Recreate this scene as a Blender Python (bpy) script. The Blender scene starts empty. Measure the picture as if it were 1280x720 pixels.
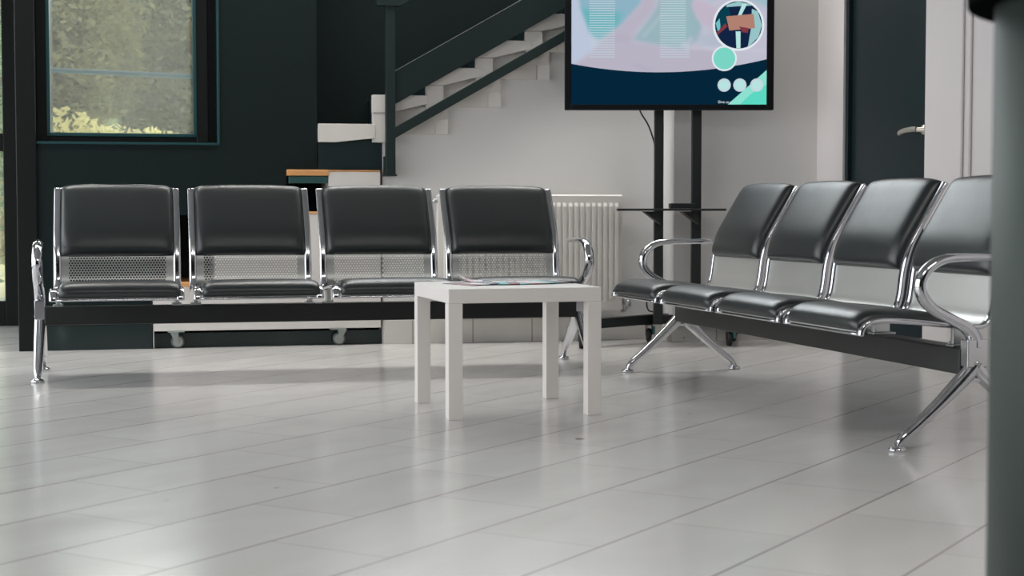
import bpy, bmesh, math, random
from mathutils import Vector, Matrix
random.seed(7)
PI = math.pi
scene = bpy.context.scene
COL = scene.collection
EXPO = 0.0

# ------------------------------------------------------------------ helpers
def lin(c):
    c = c / 255.0
    return c / 12.92 if c <= 0.04045 else ((c + 0.055) / 1.055) ** 2.4
def rgb(r, g, b): return (lin(r), lin(g), lin(b), 1.0)

def new_mat(name):
    m = bpy.data.materials.new(name); m.use_nodes = True
    nt = m.node_tree
    return m, nt, nt.nodes['Principled BSDF']
def mat(name, col, rough=0.5, metal=0.0, spec=0.5, var=0.06, scale=18.0, bump=0.0, bscale=200.0, rvar=0.0, coat=0.0):
    """principled material with a little procedural variation"""
    m, nt, b = new_mat(name)
    tc = nt.nodes.new('ShaderNodeTexCoord')
    nz = nt.nodes.new('ShaderNodeTexNoise'); nz.inputs['Scale'].default_value = scale; nz.inputs['Detail'].default_value = 4
    nt.links.new(tc.outputs['Object'], nz.inputs['Vector'])
    mx = nt.nodes.new('ShaderNodeMix'); mx.data_type = 'RGBA'
    lo = tuple(max(0, c * (1 - var)) for c in col[:3]) + (1,); hi = tuple(min(1, c * (1 + var)) for c in col[:3]) + (1,)
    mx.inputs['A'].default_value = lo; mx.inputs['B'].default_value = hi
    nt.links.new(nz.outputs['Fac'], mx.inputs['Factor'])
    nt.links.new(mx.outputs['Result'], b.inputs['Base Color'])
    b.inputs['Roughness'].default_value = rough; b.inputs['Metallic'].default_value = metal
    b.inputs['Specular IOR Level'].default_value = spec
    if coat: b.inputs['Coat Weight'].default_value = coat; b.inputs['Coat Roughness'].default_value = 0.08
    if rvar:
        mr = nt.nodes.new('ShaderNodeMapRange')
        mr.inputs['To Min'].default_value = max(0.02, rough - rvar); mr.inputs['To Max'].default_value = rough + rvar
        nt.links.new(nz.outputs['Fac'], mr.inputs['Value']); nt.links.new(mr.outputs['Result'], b.inputs['Roughness'])
    if bump:
        n2 = nt.nodes.new('ShaderNodeTexNoise'); n2.inputs['Scale'].default_value = bscale; n2.inputs['Detail'].default_value = 3
        nt.links.new(tc.outputs['Object'], n2.inputs['Vector'])
        bp = nt.nodes.new('ShaderNodeBump'); bp.inputs['Strength'].default_value = bump; bp.inputs['Distance'].default_value = 0.002
        nt.links.new(n2.outputs['Fac'], bp.inputs['Height']); nt.links.new(bp.outputs['Normal'], b.inputs['Normal'])
    return m
def emit(name, r, g, b_, k=1.0):
    m = bpy.data.materials.new(name); m.use_nodes = True
    nt = m.node_tree; nt.nodes.clear()
    e = nt.nodes.new('ShaderNodeEmission'); o = nt.nodes.new('ShaderNodeOutputMaterial')
    e.inputs['Color'].default_value = rgb(r, g, b_); e.inputs['Strength'].default_value = k / 2 ** EXPO
    nt.links.new(e.outputs[0], o.inputs[0])
    return m

def link(name, bm, mats, parent=None, smooth=False, bevel=0.0, seg=2, ang=40):
    me = bpy.data.meshes.new(name)
    bmesh.ops.recalc_face_normals(bm, faces=bm.faces[:])
    if smooth:
        for f in bm.faces: f.smooth = True
    bm.to_mesh(me); bm.free()
    for m in (mats if isinstance(mats, (list, tuple)) else [mats]): me.materials.append(m)
    o = bpy.data.objects.new(name, me); COL.objects.link(o)
    if parent is not None: o.parent = parent
    if bevel:
        md = o.modifiers.new('bevel', 'BEVEL'); md.width = bevel; md.segments = seg; md.limit_method = 'ANGLE'; md.angle_limit = math.radians(ang)
    if smooth == 'auto':
        try: me.shade_auto_smooth
        except Exception: pass
    return o
def box(bm, x0, x1, y0, y1, z0, z1, mi=0, M=None):
    vs = [bm.verts.new((x, y, z)) for z in (z0, z1) for y in (y0, y1) for x in (x0, x1)]
    fs = []
    for q in ((0, 2, 3, 1), (4, 5, 7, 6), (0, 1, 5, 4), (2, 6, 7, 3), (0, 4, 6, 2), (1, 3, 7, 5)):
        f = bm.faces.new([vs[i] for i in q]); f.material_index = mi; fs.append(f)
    if M is not None:
        for v in vs: v.co = M @ v.co
    return vs
def prism_xz(bm, pts, y0, y1, mi=0):
    a = [bm.verts.new((x, y0, z)) for x, z in pts]; b = [bm.verts.new((x, y1, z)) for x, z in pts]
    n = len(pts)
    bm.faces.new(a).material_index = mi; bm.faces.new(b[::-1]).material_index = mi
    for i in range(n):
        bm.faces.new((a[i], b[i], b[(i + 1) % n], a[(i + 1) % n])).material_index = mi
def prism_xy(bm, pts, z0, z1, mi=0):
    a = [bm.verts.new((x, y, z0)) for x, y in pts]; b = [bm.verts.new((x, y, z1)) for x, y in pts]
    n = len(pts)
    bm.faces.new(a[::-1]).material_index = mi; bm.faces.new(b).material_index = mi
    for i in range(n):
        bm.faces.new((a[i], a[(i + 1) % n], b[(i + 1) % n], b[i])).material_index = mi
def catmull(pts, n=6):
    P = [Vector(p) for p in pts]; out = []
    for i in range(len(P) - 1):
        p0 = P[max(i - 1, 0)]; p1 = P[i]; p2 = P[i + 1]; p3 = P[min(i + 2, len(P) - 1)]
        for k in range(n):
            t = k / n
            out.append(0.5 * ((2 * p1) + (p2 - p0) * t + (2 * p0 - 5 * p1 + 4 * p2 - p3) * t * t + (3 * p1 - p0 - 3 * p2 + p3) * t ** 3))
    out.append(P[-1]); return out
def sweep(bm, pts, side, rs, seg=10, n=6, power=2.0, mi=0):
    """tube through pts; cross-section axes: 'side' (fixed vector) and side x tangent. rs = list of (r_side, r_normal) per control point"""
    C = catmull(pts, n); S = Vector(side).normalized()
    R = catmull([(a, b, 0) for a, b in rs], n)
    rings = []
    for i, c in enumerate(C):
        t = (C[min(i + 1, len(C) - 1)] - C[max(i - 1, 0)]).normalized()
        s = (S - t * S.dot(t)).normalized(); nn = t.cross(s)
        ring = []
        for k in range(seg):
            a = 2 * PI * (k + 0.5) / seg; ca, sa = math.cos(a), math.sin(a)
            x = math.copysign(abs(ca) ** (2 / power), ca); y = math.copysign(abs(sa) ** (2 / power), sa)
            ring.append(bm.verts.new(c + s * (x * R[i].x) + nn * (y * R[i].y)))
        rings.append(ring)
    for a, b in zip(rings, rings[1:]):
        for k in range(seg):
            f = bm.faces.new((a[k], a[(k + 1) % seg], b[(k + 1) % seg], b[k])); f.smooth = True; f.material_index = mi
    bm.faces.new(rings[0][::-1]).material_index = mi; bm.faces.new(rings[-1]).material_index = mi
def lathe(bm, prof, seg=20, M=None, mi=0):
    rings = []
    for r, z in prof:
        rings.append([bm.verts.new((r * math.cos(2 * PI * k / seg), r * math.sin(2 * PI * k / seg), z)) for k in range(seg)])
    fs = []
    for a, b in zip(rings, rings[1:]):
        for k in range(seg):
            f = bm.faces.new((a[k], a[(k + 1) % seg], b[(k + 1) % seg], b[k])); f.smooth = True; f.material_index = mi
    bm.faces.new(rings[0][::-1]).material_index = mi; bm.faces.new(rings[-1]).material_index = mi
    if M is not None:
        for r in rings:
            for v in r: v.co = M @ v.co
def empty(name, loc, rz, label, cat, group=None):
    o = bpy.data.objects.new(name, None); COL.objects.link(o)
    o.empty_display_size = 0.1; o.location = loc; o.rotation_euler = (0, 0, rz)
    return tag(o, label, cat, group)
def tag(o, label, cat, group=None):
    o['label'] = label; o['category'] = cat
    if group: o['group'] = group
    return o
def struct(o, label=None, cat=None):
    o['kind'] = 'structure'
    if label: o['label'] = label
    if cat: o['category'] = cat
    return o
def place(o, loc, rz):
    o.location = loc; o.rotation_euler = (0, 0, rz); return o
def copy_tree(o, parent=None):
    c = o.copy(); COL.objects.link(c)
    if parent is not None: c.parent = parent
    for ch in list(o.children): copy_tree(ch, c)
    return c

# ------------------------------------------------------------------ frames of the room
ANG = 0.235                                   # the room is turned by this against the camera
WO = (-2.378, 8.13, 0.0)                      # origin of the back wall frame (x along wall, y into wall)
PO = (0.88, 8.70, 0.0)                        # front face of the boxed-out pilaster
DO = (1.69, 8.895, 0.0)                       # corner where the door wall starts
DA = ANG - PI / 2                             # door wall runs towards the camera
CEIL = 3.1

# ------------------------------------------------------------------ materials
M_dark = mat('dark_green_paint', rgb(22, 32, 32), 0.6, spec=0.12, var=0.05, scale=3, bump=0.15, bscale=90)
M_darkgloss = mat('dark_gloss_skirting', rgb(40, 52, 52), 0.1, metal=0.3, var=0.1, scale=5)
M_black = mat('black_frame', rgb(16, 20, 20), 0.4, spec=0.25, var=0.1)
M_teal = mat('teal_frame', rgb(18, 62, 66), 0.35, var=0.1)
M_grey = mat('grey_wall_paint', rgb(222, 221, 219), 0.85, var=0.02, scale=2, bump=0.15, bscale=60)
M_white = mat('white_wall_paint', rgb(222, 217, 217), 0.8, var=0.015, scale=2, bump=0.1, bscale=60)
M_ceil = mat('ceiling_paint', rgb(150, 152, 152), 0.9, var=0.02)
M_marble = mat('pale_marble', rgb(212, 208, 203), 0.4, var=0.07, scale=7)
M_radiator = mat('radiator_enamel', rgb(224, 221, 216), 0.35, var=0.015)
M_table = mat('white_laminate', rgb(228, 223, 219), 0.42, var=0.012, scale=4)
M_chrome = mat('chrome', rgb(205, 206, 210), 0.11, metal=1.0, var=0.03, scale=30, rvar=0.04)
M_alu = mat('brushed_aluminium', rgb(190, 193, 194), 0.28, metal=1.0, var=0.05, scale=30)
M_leather = mat('black_leather', rgb(17, 26, 28), 0.37, spec=0.55, var=0.12, scale=25, bump=0.12, bscale=350, rvar=0.05)
_b = M_leather.node_tree.nodes['Principled BSDF']; _b.inputs['IOR'].default_value = 1.6
_b.inputs['Sheen Weight'].default_value = 0.0; _b.inputs['Sheen Roughness'].default_value = 0.35; _b.inputs['Sheen Tint'].default_value = (0.8, 0.97, 1, 1)
M_beam = mat('black_powder_coat', rgb(30, 33, 32), 0.42, var=0.08, bump=0.1, bscale=500)
M_rubber = mat('dark_rubber', rgb(28, 29, 30), 0.6)
M_zinc = mat('zinc_caster', rgb(160, 168, 164), 0.4, metal=0.6)
M_wheel = mat('grey_wheel', rgb(150, 156, 152), 0.5)
M_tyre = mat('grey_tyre', rgb(92, 98, 95), 0.6)
M_wood = mat('wood_edge', rgb(205, 150, 95), 0.5, var=0.18, scale=14)
M_unit = mat('white_board', rgb(216, 212, 208), 0.55, var=0.02)
M_door = mat('door_dark_green', rgb(28, 42, 45), 0.3, spec=0.25, var=0.08, scale=3)
M_handle = mat('nickel_handle', rgb(225, 218, 205), 0.3, metal=0.8)
M_counter = mat('counter_grey_green', rgb(60, 70, 66), 0.6, spec=0.2, var=0.06, scale=2)
M_ctop = mat('counter_black_top', rgb(17, 20, 19), 0.9, spec=0.0, var=0.1)
M_tvbody = mat('tv_black_plastic', rgb(10, 15, 20), 0.35, spec=0.2, var=0.05)
M_stand = mat('tv_stand_black', rgb(24, 29, 30), 0.45, var=0.08)
M_bark = mat('bark', rgb(95, 80, 62), 0.9, var=0.3)
M_tealboard = mat('teal_board', rgb(48, 88, 88), 0.4, var=0.15)

def perforated():
    m, nt, b = new_mat('perforated_steel')
    b.inputs['Base Color'].default_value = rgb(176, 178, 177); b.inputs['Metallic'].default_value = 1.0; b.inputs['Roughness'].default_value = 0.34
    L = nt.links.new
    def math_(op, a, bb=None, cc=None):
        n = nt.nodes.new('ShaderNodeMath'); n.operation = op
        for i, v in enumerate((a, bb, cc)):
            if v is None: continue
            if isinstance(v, (int, float)): n.inputs[i].default_value = v
            else: L(v, n.inputs[i])
        return n.outputs[0]
    uv = nt.nodes.new('ShaderNodeUVMap'); sp = nt.nodes.new('ShaderNodeSeparateXYZ'); L(uv.outputs[0], sp.inputs[0])
    u, v = sp.outputs[0], sp.outputs[1]
    p = 0.0125; q = p * 1.732
    def grid(off):
        x = math_('SUBTRACT', math_('FRACT', math_('ADD', math_('DIVIDE', u, p), off)), 0.5)
        y = math_('MULTIPLY', math_('SUBTRACT', math_('FRACT', math_('ADD', math_('DIVIDE', v, q), off)), 0.5), 1.732)
        return math_('SQRT', math_('ADD', math_('MULTIPLY', x, x), math_('MULTIPLY', y, y)))
    d = math_('MINIMUM', grid(0.0), grid(0.5))
    hole = math_('LESS_THAN', d, 0.33)
    inside = math_('MULTIPLY', math_('LESS_THAN', math_('ABSOLUTE', u), 0.208), math_('GREATER_THAN', v, 0.445))
    hole = math_('MULTIPLY', hole, inside)
    tr = nt.nodes.new('ShaderNodeBsdfTransparent'); mx = nt.nodes.new('ShaderNodeMixShader')
    L(hole, mx.inputs[0]); L(b.outputs[0], mx.inputs[1]); L(tr.outputs[0], mx.inputs[2])
    L(mx.outputs[0], nt.nodes['Material Output'].inputs[0])
    return m
M_perf = perforated()

def glass_mat(name, haze=0.12, tint=(0.84, 0.87, 0.84, 1)):
    m = bpy.data.materials.new(name); m.use_nodes = True
    nt = m.node_tree; nt.nodes.clear(); L = nt.links.new
    o = nt.nodes.new('ShaderNodeOutputMaterial')
    tr = nt.nodes.new('ShaderNodeBsdfTransparent'); tr.inputs[0].default_value = tint
    gl = nt.nodes.new('ShaderNodeBsdfGlossy'); gl.inputs['Roughness'].default_value = 0.03
    df = nt.nodes.new('ShaderNodeBsdfTranslucent'); df.inputs[0].default_value = (0.84, 0.84, 0.78, 1)
    nz = nt.nodes.new('ShaderNodeTexNoise'); nz.inputs['Scale'].default_value = 3
    mr = nt.nodes.new('ShaderNodeMapRange'); mr.inputs['To Min'].default_value = haze * 0.7; mr.inputs['To Max'].default_value = haze * 1.3
    L(nz.outputs['Fac'], mr.inputs['Value'])
    lw = nt.nodes.new('ShaderNodeLayerWeight'); lw.inputs[0].default_value = 0.15
    m1 = nt.nodes.new('ShaderNodeMixShader'); m2 = nt.nodes.new('ShaderNodeMixShader')
    L(mr.outputs[0], m1.inputs[0]); L(tr.outputs[0], m1.inputs[1]); L(df.outputs[0], m1.inputs[2])
    L(lw.outputs['Fresnel'], m2.inputs[0]); L(m1.outputs[0], m2.inputs[1]); L(gl.outputs[0], m2.inputs[2])
    L(m2.outputs[0], o.inputs[0])
    return m
M_glass = glass_mat('hazy_window_glass', 0.085)

M_glass2 = glass_mat('clear_window_glass', 0.02, (0.97, 0.99, 0.98, 1))

def floor_mat(name, col, joint, rot, off, bw, rh, mortar, rough, offset=0.5, cross=0.35, vein=0.06):
    m, nt, b = new_mat(name); L = nt.links.new
    tc = nt.nodes.new('ShaderNodeTexCoord'); mp = nt.nodes.new('ShaderNodeMapping')
    mp.vector_type = 'POINT'
    mp.inputs['Rotation'].default_value = (0, 0, rot); mp.inputs['Location'].default_value = off
    L(tc.outputs['Object'], mp.inputs['Vector'])
    br = nt.nodes.new('ShaderNodeTexBrick'); br.offset = offset; br.offset_frequency = 2; br.squash = 1
    br.inputs['Scale'].default_value = 1; br.inputs['Brick Width'].default_value = bw; br.inputs['Row Height'].default_value = rh
    br.inputs['Mortar Size'].default_value = mortar * 0.7; br.inputs['Mortar Smooth'].default_value = 0.5; br.inputs['Bias'].default_value = 0.0
    d = [c * 0.965 for c in col[:3]] + [1]; e = [min(1, c * 1.02) for c in col[:3]] + [1]
    soft = [c * (1 - cross) + k * cross for c, k in zip(col[:3], joint[:3])] + [1]
    br.inputs['Color1'].default_value = d; br.inputs['Color2'].default_value = e; br.inputs['Mortar'].default_value = soft
    L(mp.outputs[0], br.inputs['Vector'])
    def math_(op, a, v=None):
        n = nt.nodes.new('ShaderNodeMath'); n.operation = op
        for i, q in enumerate((a, v)):
            if q is None: continue
            if isinstance(q, (int, float)): n.inputs[i].default_value = q
            else: L(q, n.inputs[i])
        return n.outputs[0]
    sp = nt.nodes.new('ShaderNodeSeparateXYZ'); L(mp.outputs[0], sp.inputs[0])
    fr = math_('ABSOLUTE', math_('SUBTRACT', math_('FRACT', math_('ADD', math_('DIVIDE', sp.outputs[1], rh), 0.5)), 0.5))
    nj = nt.nodes.new('ShaderNodeTexNoise'); nj.inputs['Scale'].default_value = 1.3; L(mp.outputs[0], nj.inputs['Vector'])
    jm = nt.nodes.new('ShaderNodeMapRange'); jm.inputs['From Min'].default_value = mortar / rh * 0.9; jm.inputs['From Max'].default_value = mortar / rh * 0.3
    L(fr, jm.inputs['Value'])
    jr = nt.nodes.new('ShaderNodeMapRange'); jr.inputs['From Min'].default_value = 0.35; jr.inputs['From Max'].default_value = 0.65; jr.inputs['To Min'].default_value = 0.45; jr.inputs['To Max'].default_value = 1.0
    L(nj.outputs['Fac'], jr.inputs['Value'])
    jmask = math_('MULTIPLY', jm.outputs[0], jr.outputs[0])
    st = nt.nodes.new('ShaderNodeMapping'); st.inputs['Scale'].default_value = (1.2, 3, 1); L(mp.outputs[0], st.inputs['Vector'])
    nz = nt.nodes.new('ShaderNodeTexNoise'); nz.inputs['Scale'].default_value = 1.6; nz.inputs['Detail'].default_value = 6; nz.inputs['Distortion'].default_value = 0.5
    L(st.outputs[0], nz.inputs['Vector'])
    cr = nt.nodes.new('ShaderNodeValToRGB'); cr.color_ramp.elements[0].position = 0.3; cr.color_ramp.elements[1].position = 0.65
    cr.color_ramp.elements[0].color = (1 - vein, 1 - vein * 1.05, 1 - vein * 1.15, 1); cr.color_ramp.elements[1].color = (1, 1, 1, 1)
    L(nz.outputs['Fac'], cr.inputs[0])
    mx = nt.nodes.new('ShaderNodeMix'); mx.data_type = 'RGBA'; mx.blend_type = 'MULTIPLY'; mx.inputs['Factor'].default_value = 1
    L(br.outputs['Color'], mx.inputs['A']); L(cr.outputs[0], mx.inputs['B'])
    mj = nt.nodes.new('ShaderNodeMix'); mj.data_type = 'RGBA'; mj.inputs['B'].default_value = joint
    L(jmask, mj.inputs['Factor']); L(mx.outputs['Result'], mj.inputs['A'])
    sc = nt.nodes.new('ShaderNodeTexNoise'); sc.inputs['Scale'].default_value = 11; sc.inputs['Detail'].default_value = 1; L(mp.outputs[0], sc.inputs['Vector'])
    s2 = nt.nodes.new('ShaderNodeMapRange'); s2.inputs['From Min'].default_value = 0.79; s2.inputs['From Max'].default_value = 0.83; L(sc.outputs['Fac'], s2.inputs['Value'])
    m3 = nt.nodes.new('ShaderNodeMix'); m3.data_type = 'RGBA'; m3.inputs['B'].default_value = rgb(130, 118, 106)
    L(s2.outputs[0], m3.inputs['Factor']); L(mj.outputs['Result'], m3.inputs['A'])
    L(m3.outputs['Result'], b.inputs['Base Color'])
    rr = nt.nodes.new('ShaderNodeMapRange'); rr.inputs['To Min'].default_value = rough * 0.8; rr.inputs['To Max'].default_value = rough * 1.25
    L(nz.outputs['Fac'], rr.inputs['Value']); L(rr.outputs[0], b.inputs['Roughness'])
    return m
TILE = math.radians(58.5)
M_floor = floor_mat('floor_tiles', rgb(206, 205, 203), rgb(108, 92, 82), -TILE, (0.21, -0.013, 0), 0.64, 0.32, 0.0040, 0.19)
M_marbletile = floor_mat('marble_skirting_tiles', rgb(214, 211, 206), rgb(150, 142, 134), 0, (0.085, 0.0, 0), 0.33, 3.0, 0.006, 0.35, 0.0, 1.0, 0.12)

# ------------------------------------------------------------------ the setting
def at_wall(name, bm, m, o=WO, a=ANG, **k):
    ob = link(name, bm, m, **k); place(ob, o, a); return struct(ob)

bm = bmesh.new(); box(bm, -9, 7, -5, 13, -0.1, 0.0)
fl = struct(link('floor', bm, M_floor)); 
bm = bmesh.new(); box(bm, -2.6, 6.2, -11.5, 0.0, CEIL, CEIL + 0.2); box(bm, -2.6, 1.39, 0.0, 3.0, CEIL, CEIL + 0.2); box(bm, 1.25, 6.2, -0.1, 0.40, CEIL + 0.6, CEIL + 0.7); box(bm, 1.25, 6.2, -0.1, 0.0, CEIL + 0.2, CEIL + 0.6)
at_wall('ceiling', bm, M_ceil)

# back wall, dark green part, with the window opening and the stepped recess
WT = 0.14
bm = bmesh.new()
WX0, WX1, WZ0, WZ1 = -0.031, 0.886, 1.06, 2.45
box(bm, -0.031, 0.531, 0, WT, 0, WZ0)                        # under the window, left of the recess
box(bm, 0.531, 0.886, 0, WT, 0.69, WZ0)
box(bm, 0.886, 1.225, 0, WT, 0.69, WZ0)
box(bm, 1.225, 1.39, 0, WT, 0.93, WZ0)
box(bm, WX1, 1.39, 0, WT, WZ0, WZ1)
box(bm, -0.031, 1.39, 0, WT, WZ1, CEIL)
at_wall('wall_back_left', bm, M_dark)
bm = bmesh.new(); box(bm, -0.128, -0.031, -0.02, WT, 0, CEIL)
at_wall('trim_1', bm, M_black, bevel=0.004)
# far wall of the stairwell and its left return
bm = bmesh.new(); box(bm, 1.25, 5.6, 0.30, 0.40, 0, 1.95); box(bm, 1.25, 1.45, 0.30, 0.40, 1.95, CEIL + 0.6); box(bm, 5.2, 5.6, 0.30, 0.40, 1.95, CEIL + 0.6); box(bm, 1.45, 5.2, 0.30, 0.40, CEIL + 0.5, CEIL + 0.6); box(bm, 1.25, 1.39, WT, 0.30, 0.95, CEIL)
at_wall('wall_stairwell', bm, M_dark)
win = bpy.data.objects.new('added_window', None); COL.objects.link(win); place(win, WO, ANG); struct(win, 'wide unseen window added above the stairs for sky light', 'window')  # added out of view so sky light reaches the right bench backs
bm = bmesh.new()
for x in (1.45, 2.36, 3.27, 4.2, 5.15): box(bm, x, x + 0.05, 0.32, 0.38, 1.95, CEIL + 0.5)
box(bm, 1.45, 5.2, 0.32, 0.38, 1.95, 2.0); box(bm, 1.45, 5.2, 0.32, 0.38, CEIL + 0.45, CEIL + 0.5)
link('window_frame', bm, M_black, win)
bm = bmesh.new(); box(bm, 1.5, 5.15, 0.345, 0.351, 2.0, CEIL + 0.45)
link('window_pane', bm, M_glass2, win)
# grey wall under the stairs, its top cut along the flight
bm = bmesh.new()
prism_xz(bm, [(1.736, 0), (3.5, 0), (3.5, 2.06), (1.736, 1.10)], 0, WT)
at_wall('wall_back', bm, M_grey)
# recess behind the rolling steps
bm = bmesh.new()
box(bm, 0.40, 1.9, 0.72, 0.78, 0, 0.94); box(bm, 0.40, 0.531, WT, 0.72, 0, 0.95); box(bm, 1.736, 1.9, WT, 0.72, 0, 0.93)
box(bm, 0.40, 1.225, WT, 0.72, 0.70, 0.76); box(bm, 1.225, 1.9, WT, 0.72, 0.94, 1.0)
at_wall('wall_recess', bm, M_black)
# pilaster box at the right of the radiator
bm = bmesh.new(); box(bm, 0.0, 0.834, 0, 0.5, 0, CEIL)
at_wall('wall_pilaster', bm, M_grey, PO)
bm = bmesh.new(); box(bm, -0.012, 0.834, -0.012, 0.16, 0, 0.098)
at_wall('baseboard_pilaster', bm, M_marbletile, PO, bevel=0.002)
bm = bmesh.new(); box(bm, 1.74, 3.36, -0.012, 0.0, 0, 0.126)
at_wall('baseboard_back', bm, M_marbletile, bevel=0.002)
bm = bmesh.new(); box(bm, -0.031, 0.531, -0.012, 0.0, 0, 0.125)
at_wall('baseboard_left', bm, M_darkgloss, bevel=0.002)

# door wall (local x = towards the camera, local y = out of the room)
DX0, DX1, DH = 0.33, 1.235, 2.12
bm = bmesh.new()
box(bm, -0.3, DX0, 0, 0.14, 0, CEIL); box(bm, DX1, 14.0, 0, 0.14, 0, CEIL); box(bm, DX0, DX1, 0, 0.14, DH, CEIL)
at_wall('wall_right', bm, M_white, DO, DA)
bm = bmesh.new(); box(bm, DX1, 6.0, -0.012, 0.0, 0, 0.1)
at_wall('baseboard_right', bm, M_marbletile, DO, DA, bevel=0.002)
door = bpy.data.objects.new('door_1', None); COL.objects.link(door); place(door, DO, DA); struct(door, 'dark green interior door with a nickel lever handle', 'door')
bm = bmesh.new(); box(bm, DX0 + 0.035, DX1 - 0.005, 0.035, 0.075, 0.006, DH - 0.035)
link('door_leaf', bm, M_door, door, bevel=0.003)
bm = bmesh.new(); box(bm, DX0, DX0 + 0.035, 0.012, 0.1, 0, DH); box(bm, DX1 - 0.005, DX1, 0.0, 0.1, 0, DH); box(bm, DX0 + 0.035, DX1 - 0.005, 0, 0.1, DH - 0.035, DH)
link('door_frame', bm, M_door, door, bevel=0.002)
bm = bmesh.new()
lathe(bm, [(0.024, 0), (0.024, 0.008), (0.011, 0.01), (0.011, 0.05)], 16, Matrix.Translation((1.165, 0.035, 1.105)) @ Matrix.Rotation(PI / 2, 4, 'X'))
sweep(bm, [(1.175, -0.015, 1.107), (1.13, -0.02, 1.107), (1.06, -0.02, 1.104), (1.01, -0.018, 1.096), (0.985, -0.008, 1.092)], (0, 0, 1), [(0.013, 0.009), (0.013, 0.008), (0.012, 0.008), (0.012, 0.008), (0.010, 0.007)])
link('door_handle', bm, M_handle, door)
bm = bmesh.new(); box(bm, 1.172, 1.180, 0.031, 0.036, 0.99, 1.02)
link('keyhole', bm, M_black, door)

# cable conduits on the door wall
for i, x in enumerate((1.60, 1.672)):
    bm = bmesh.new(); lathe(bm, [(0.007, 0), (0.007, CEIL)], 10)
    o = at_wall('trim_%d' % (i + 2), bm, M_white, DO, DA, smooth=True)
    for v in o.data.vertices: v.co.x += x; v.co.y -= 0.008
# left facade: low sill, black mullions, header (daylight comes through it)
bm = bmesh.new()
box(bm, -2.6, -2.45, -11.5, 1.9, 0, 0.12); box(bm, -2.6, -2.45, -11.5, 1.9, 2.75, CEIL)
box(bm, -2.6, -2.45, -11.5, -6.2, 0.12, 2.75)
for k in range(6): box(bm, -2.58, -2.48, -6.2 + k * 1.6, -6.12 + k * 1.6, 0.12, 2.75)
at_wall('wall_left', bm, M_black)
bm = bmesh.new(); box(bm, -2.6, 6.2, -11.6, -11.5, 0, CEIL)
at_wall('wall_front', bm, M_dark)
# recess of the entrance
bm = bmesh.new(); box(bm, -0.10, -0.031, WT, 1.95, 0, CEIL)
at_wall('wall_entrance', bm, M_black)

# entrance door far left
door = bpy.data.objects.new('door_2', None); COL.objects.link(door); place(door, (WO[0] - 1.87 * math.sin(ANG), WO[1] + 1.87 * math.cos(ANG), 0), ANG); struct(door, 'black framed glass entrance door', 'door')
# local x: along the wall direction
bm = bmesh.new()
box(bm, -0.325, -0.10, -0.03, 0.03, 0.0, 2.4); box(bm, -1.55, -1.43, -0.03, 0.03, 0.0, 2.4)
box(bm, -1.43, -0.325, -0.03, 0.03, 0.0, 0.155); box(bm, -1.43, -0.325, -0.03, 0.03, 1.075, 1.185); box(bm, -1.43, -0.325, -0.03, 0.03, 2.28, 2.4)
link('door_frame', bm, M_black, door, bevel=0.004)
bm = bmesh.new(); box(bm, -1.43, -0.325, -0.004, 0.004, 0.155, 1.075); box(bm, -1.43, -0.325, -0.004, 0.004, 1.185, 2.28)
link('door_glass', bm, M_glass, door)
bm = bmesh.new(); box(bm, -2.6, -0.1, 1.84, 1.92, 2.4, CEIL); box(bm, -2.6, -1.55, 1.84, 1.92, 0, 2.4)
at_wall('wall_entrance_back', bm, M_black)

# window
win = bpy.data.objects.new('window_1', None); COL.objects.link(win); place(win, WO, ANG); struct(win, 'black framed window in the dark green wall', 'window')
GX0, GX1, GZ0 = 0.035, 0.757, 1.108
bm = bmesh.new()
box(bm, WX0, GX0 - 0.012, 0.06, WT, WZ0, WZ1); box(bm, GX1 + 0.012, 0.83, 0.05, WT, WZ0 + 0.005, WZ1)
box(bm, GX0 - 0.012, GX1 + 0.012, 0.06, WT, WZ0, GZ0 - 0.012); box(bm, GX0 - 0.012, GX1 + 0.012, 0.06, WT, 2.35, WZ1)
box(bm, 0.83, WX1, 0.09, WT, WZ0, WZ1)
link('window_frame', bm, M_black, win, bevel=0.004)
bm = bmesh.new()
box(bm, GX0 - 0.014, GX0 + 0.003, 0.045, 0.13, GZ0 - 0.012, 2.36); box(bm, GX1 - 0.004, GX1 + 0.014, 0.045, 0.13, GZ0 - 0.012, 2.36)
box(bm, GX0 - 0.012, GX1 + 0.012, 0.045, 0.13, GZ0 - 0.014, GZ0 + 0.004)
link('glazing_bead', bm, M_teal, win, bevel=0.002)['label'] = 'dark teal glazing bead'
bm = bmesh.new(); box(bm, WX1 - 0.012, WX1, -0.006, WT, WZ0, WZ1); box(bm, WX0, WX1, -0.006, 0.06, WZ0 - 0.008, WZ0 + 0.004)
link('window_trim', bm, M_teal, win, bevel=0.002)
bm = bmesh.new(); box(bm, GX0, GX1, 0.10, 0.106, GZ0, 2.36)
link('window_pane', bm, M_glass, win)

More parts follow.
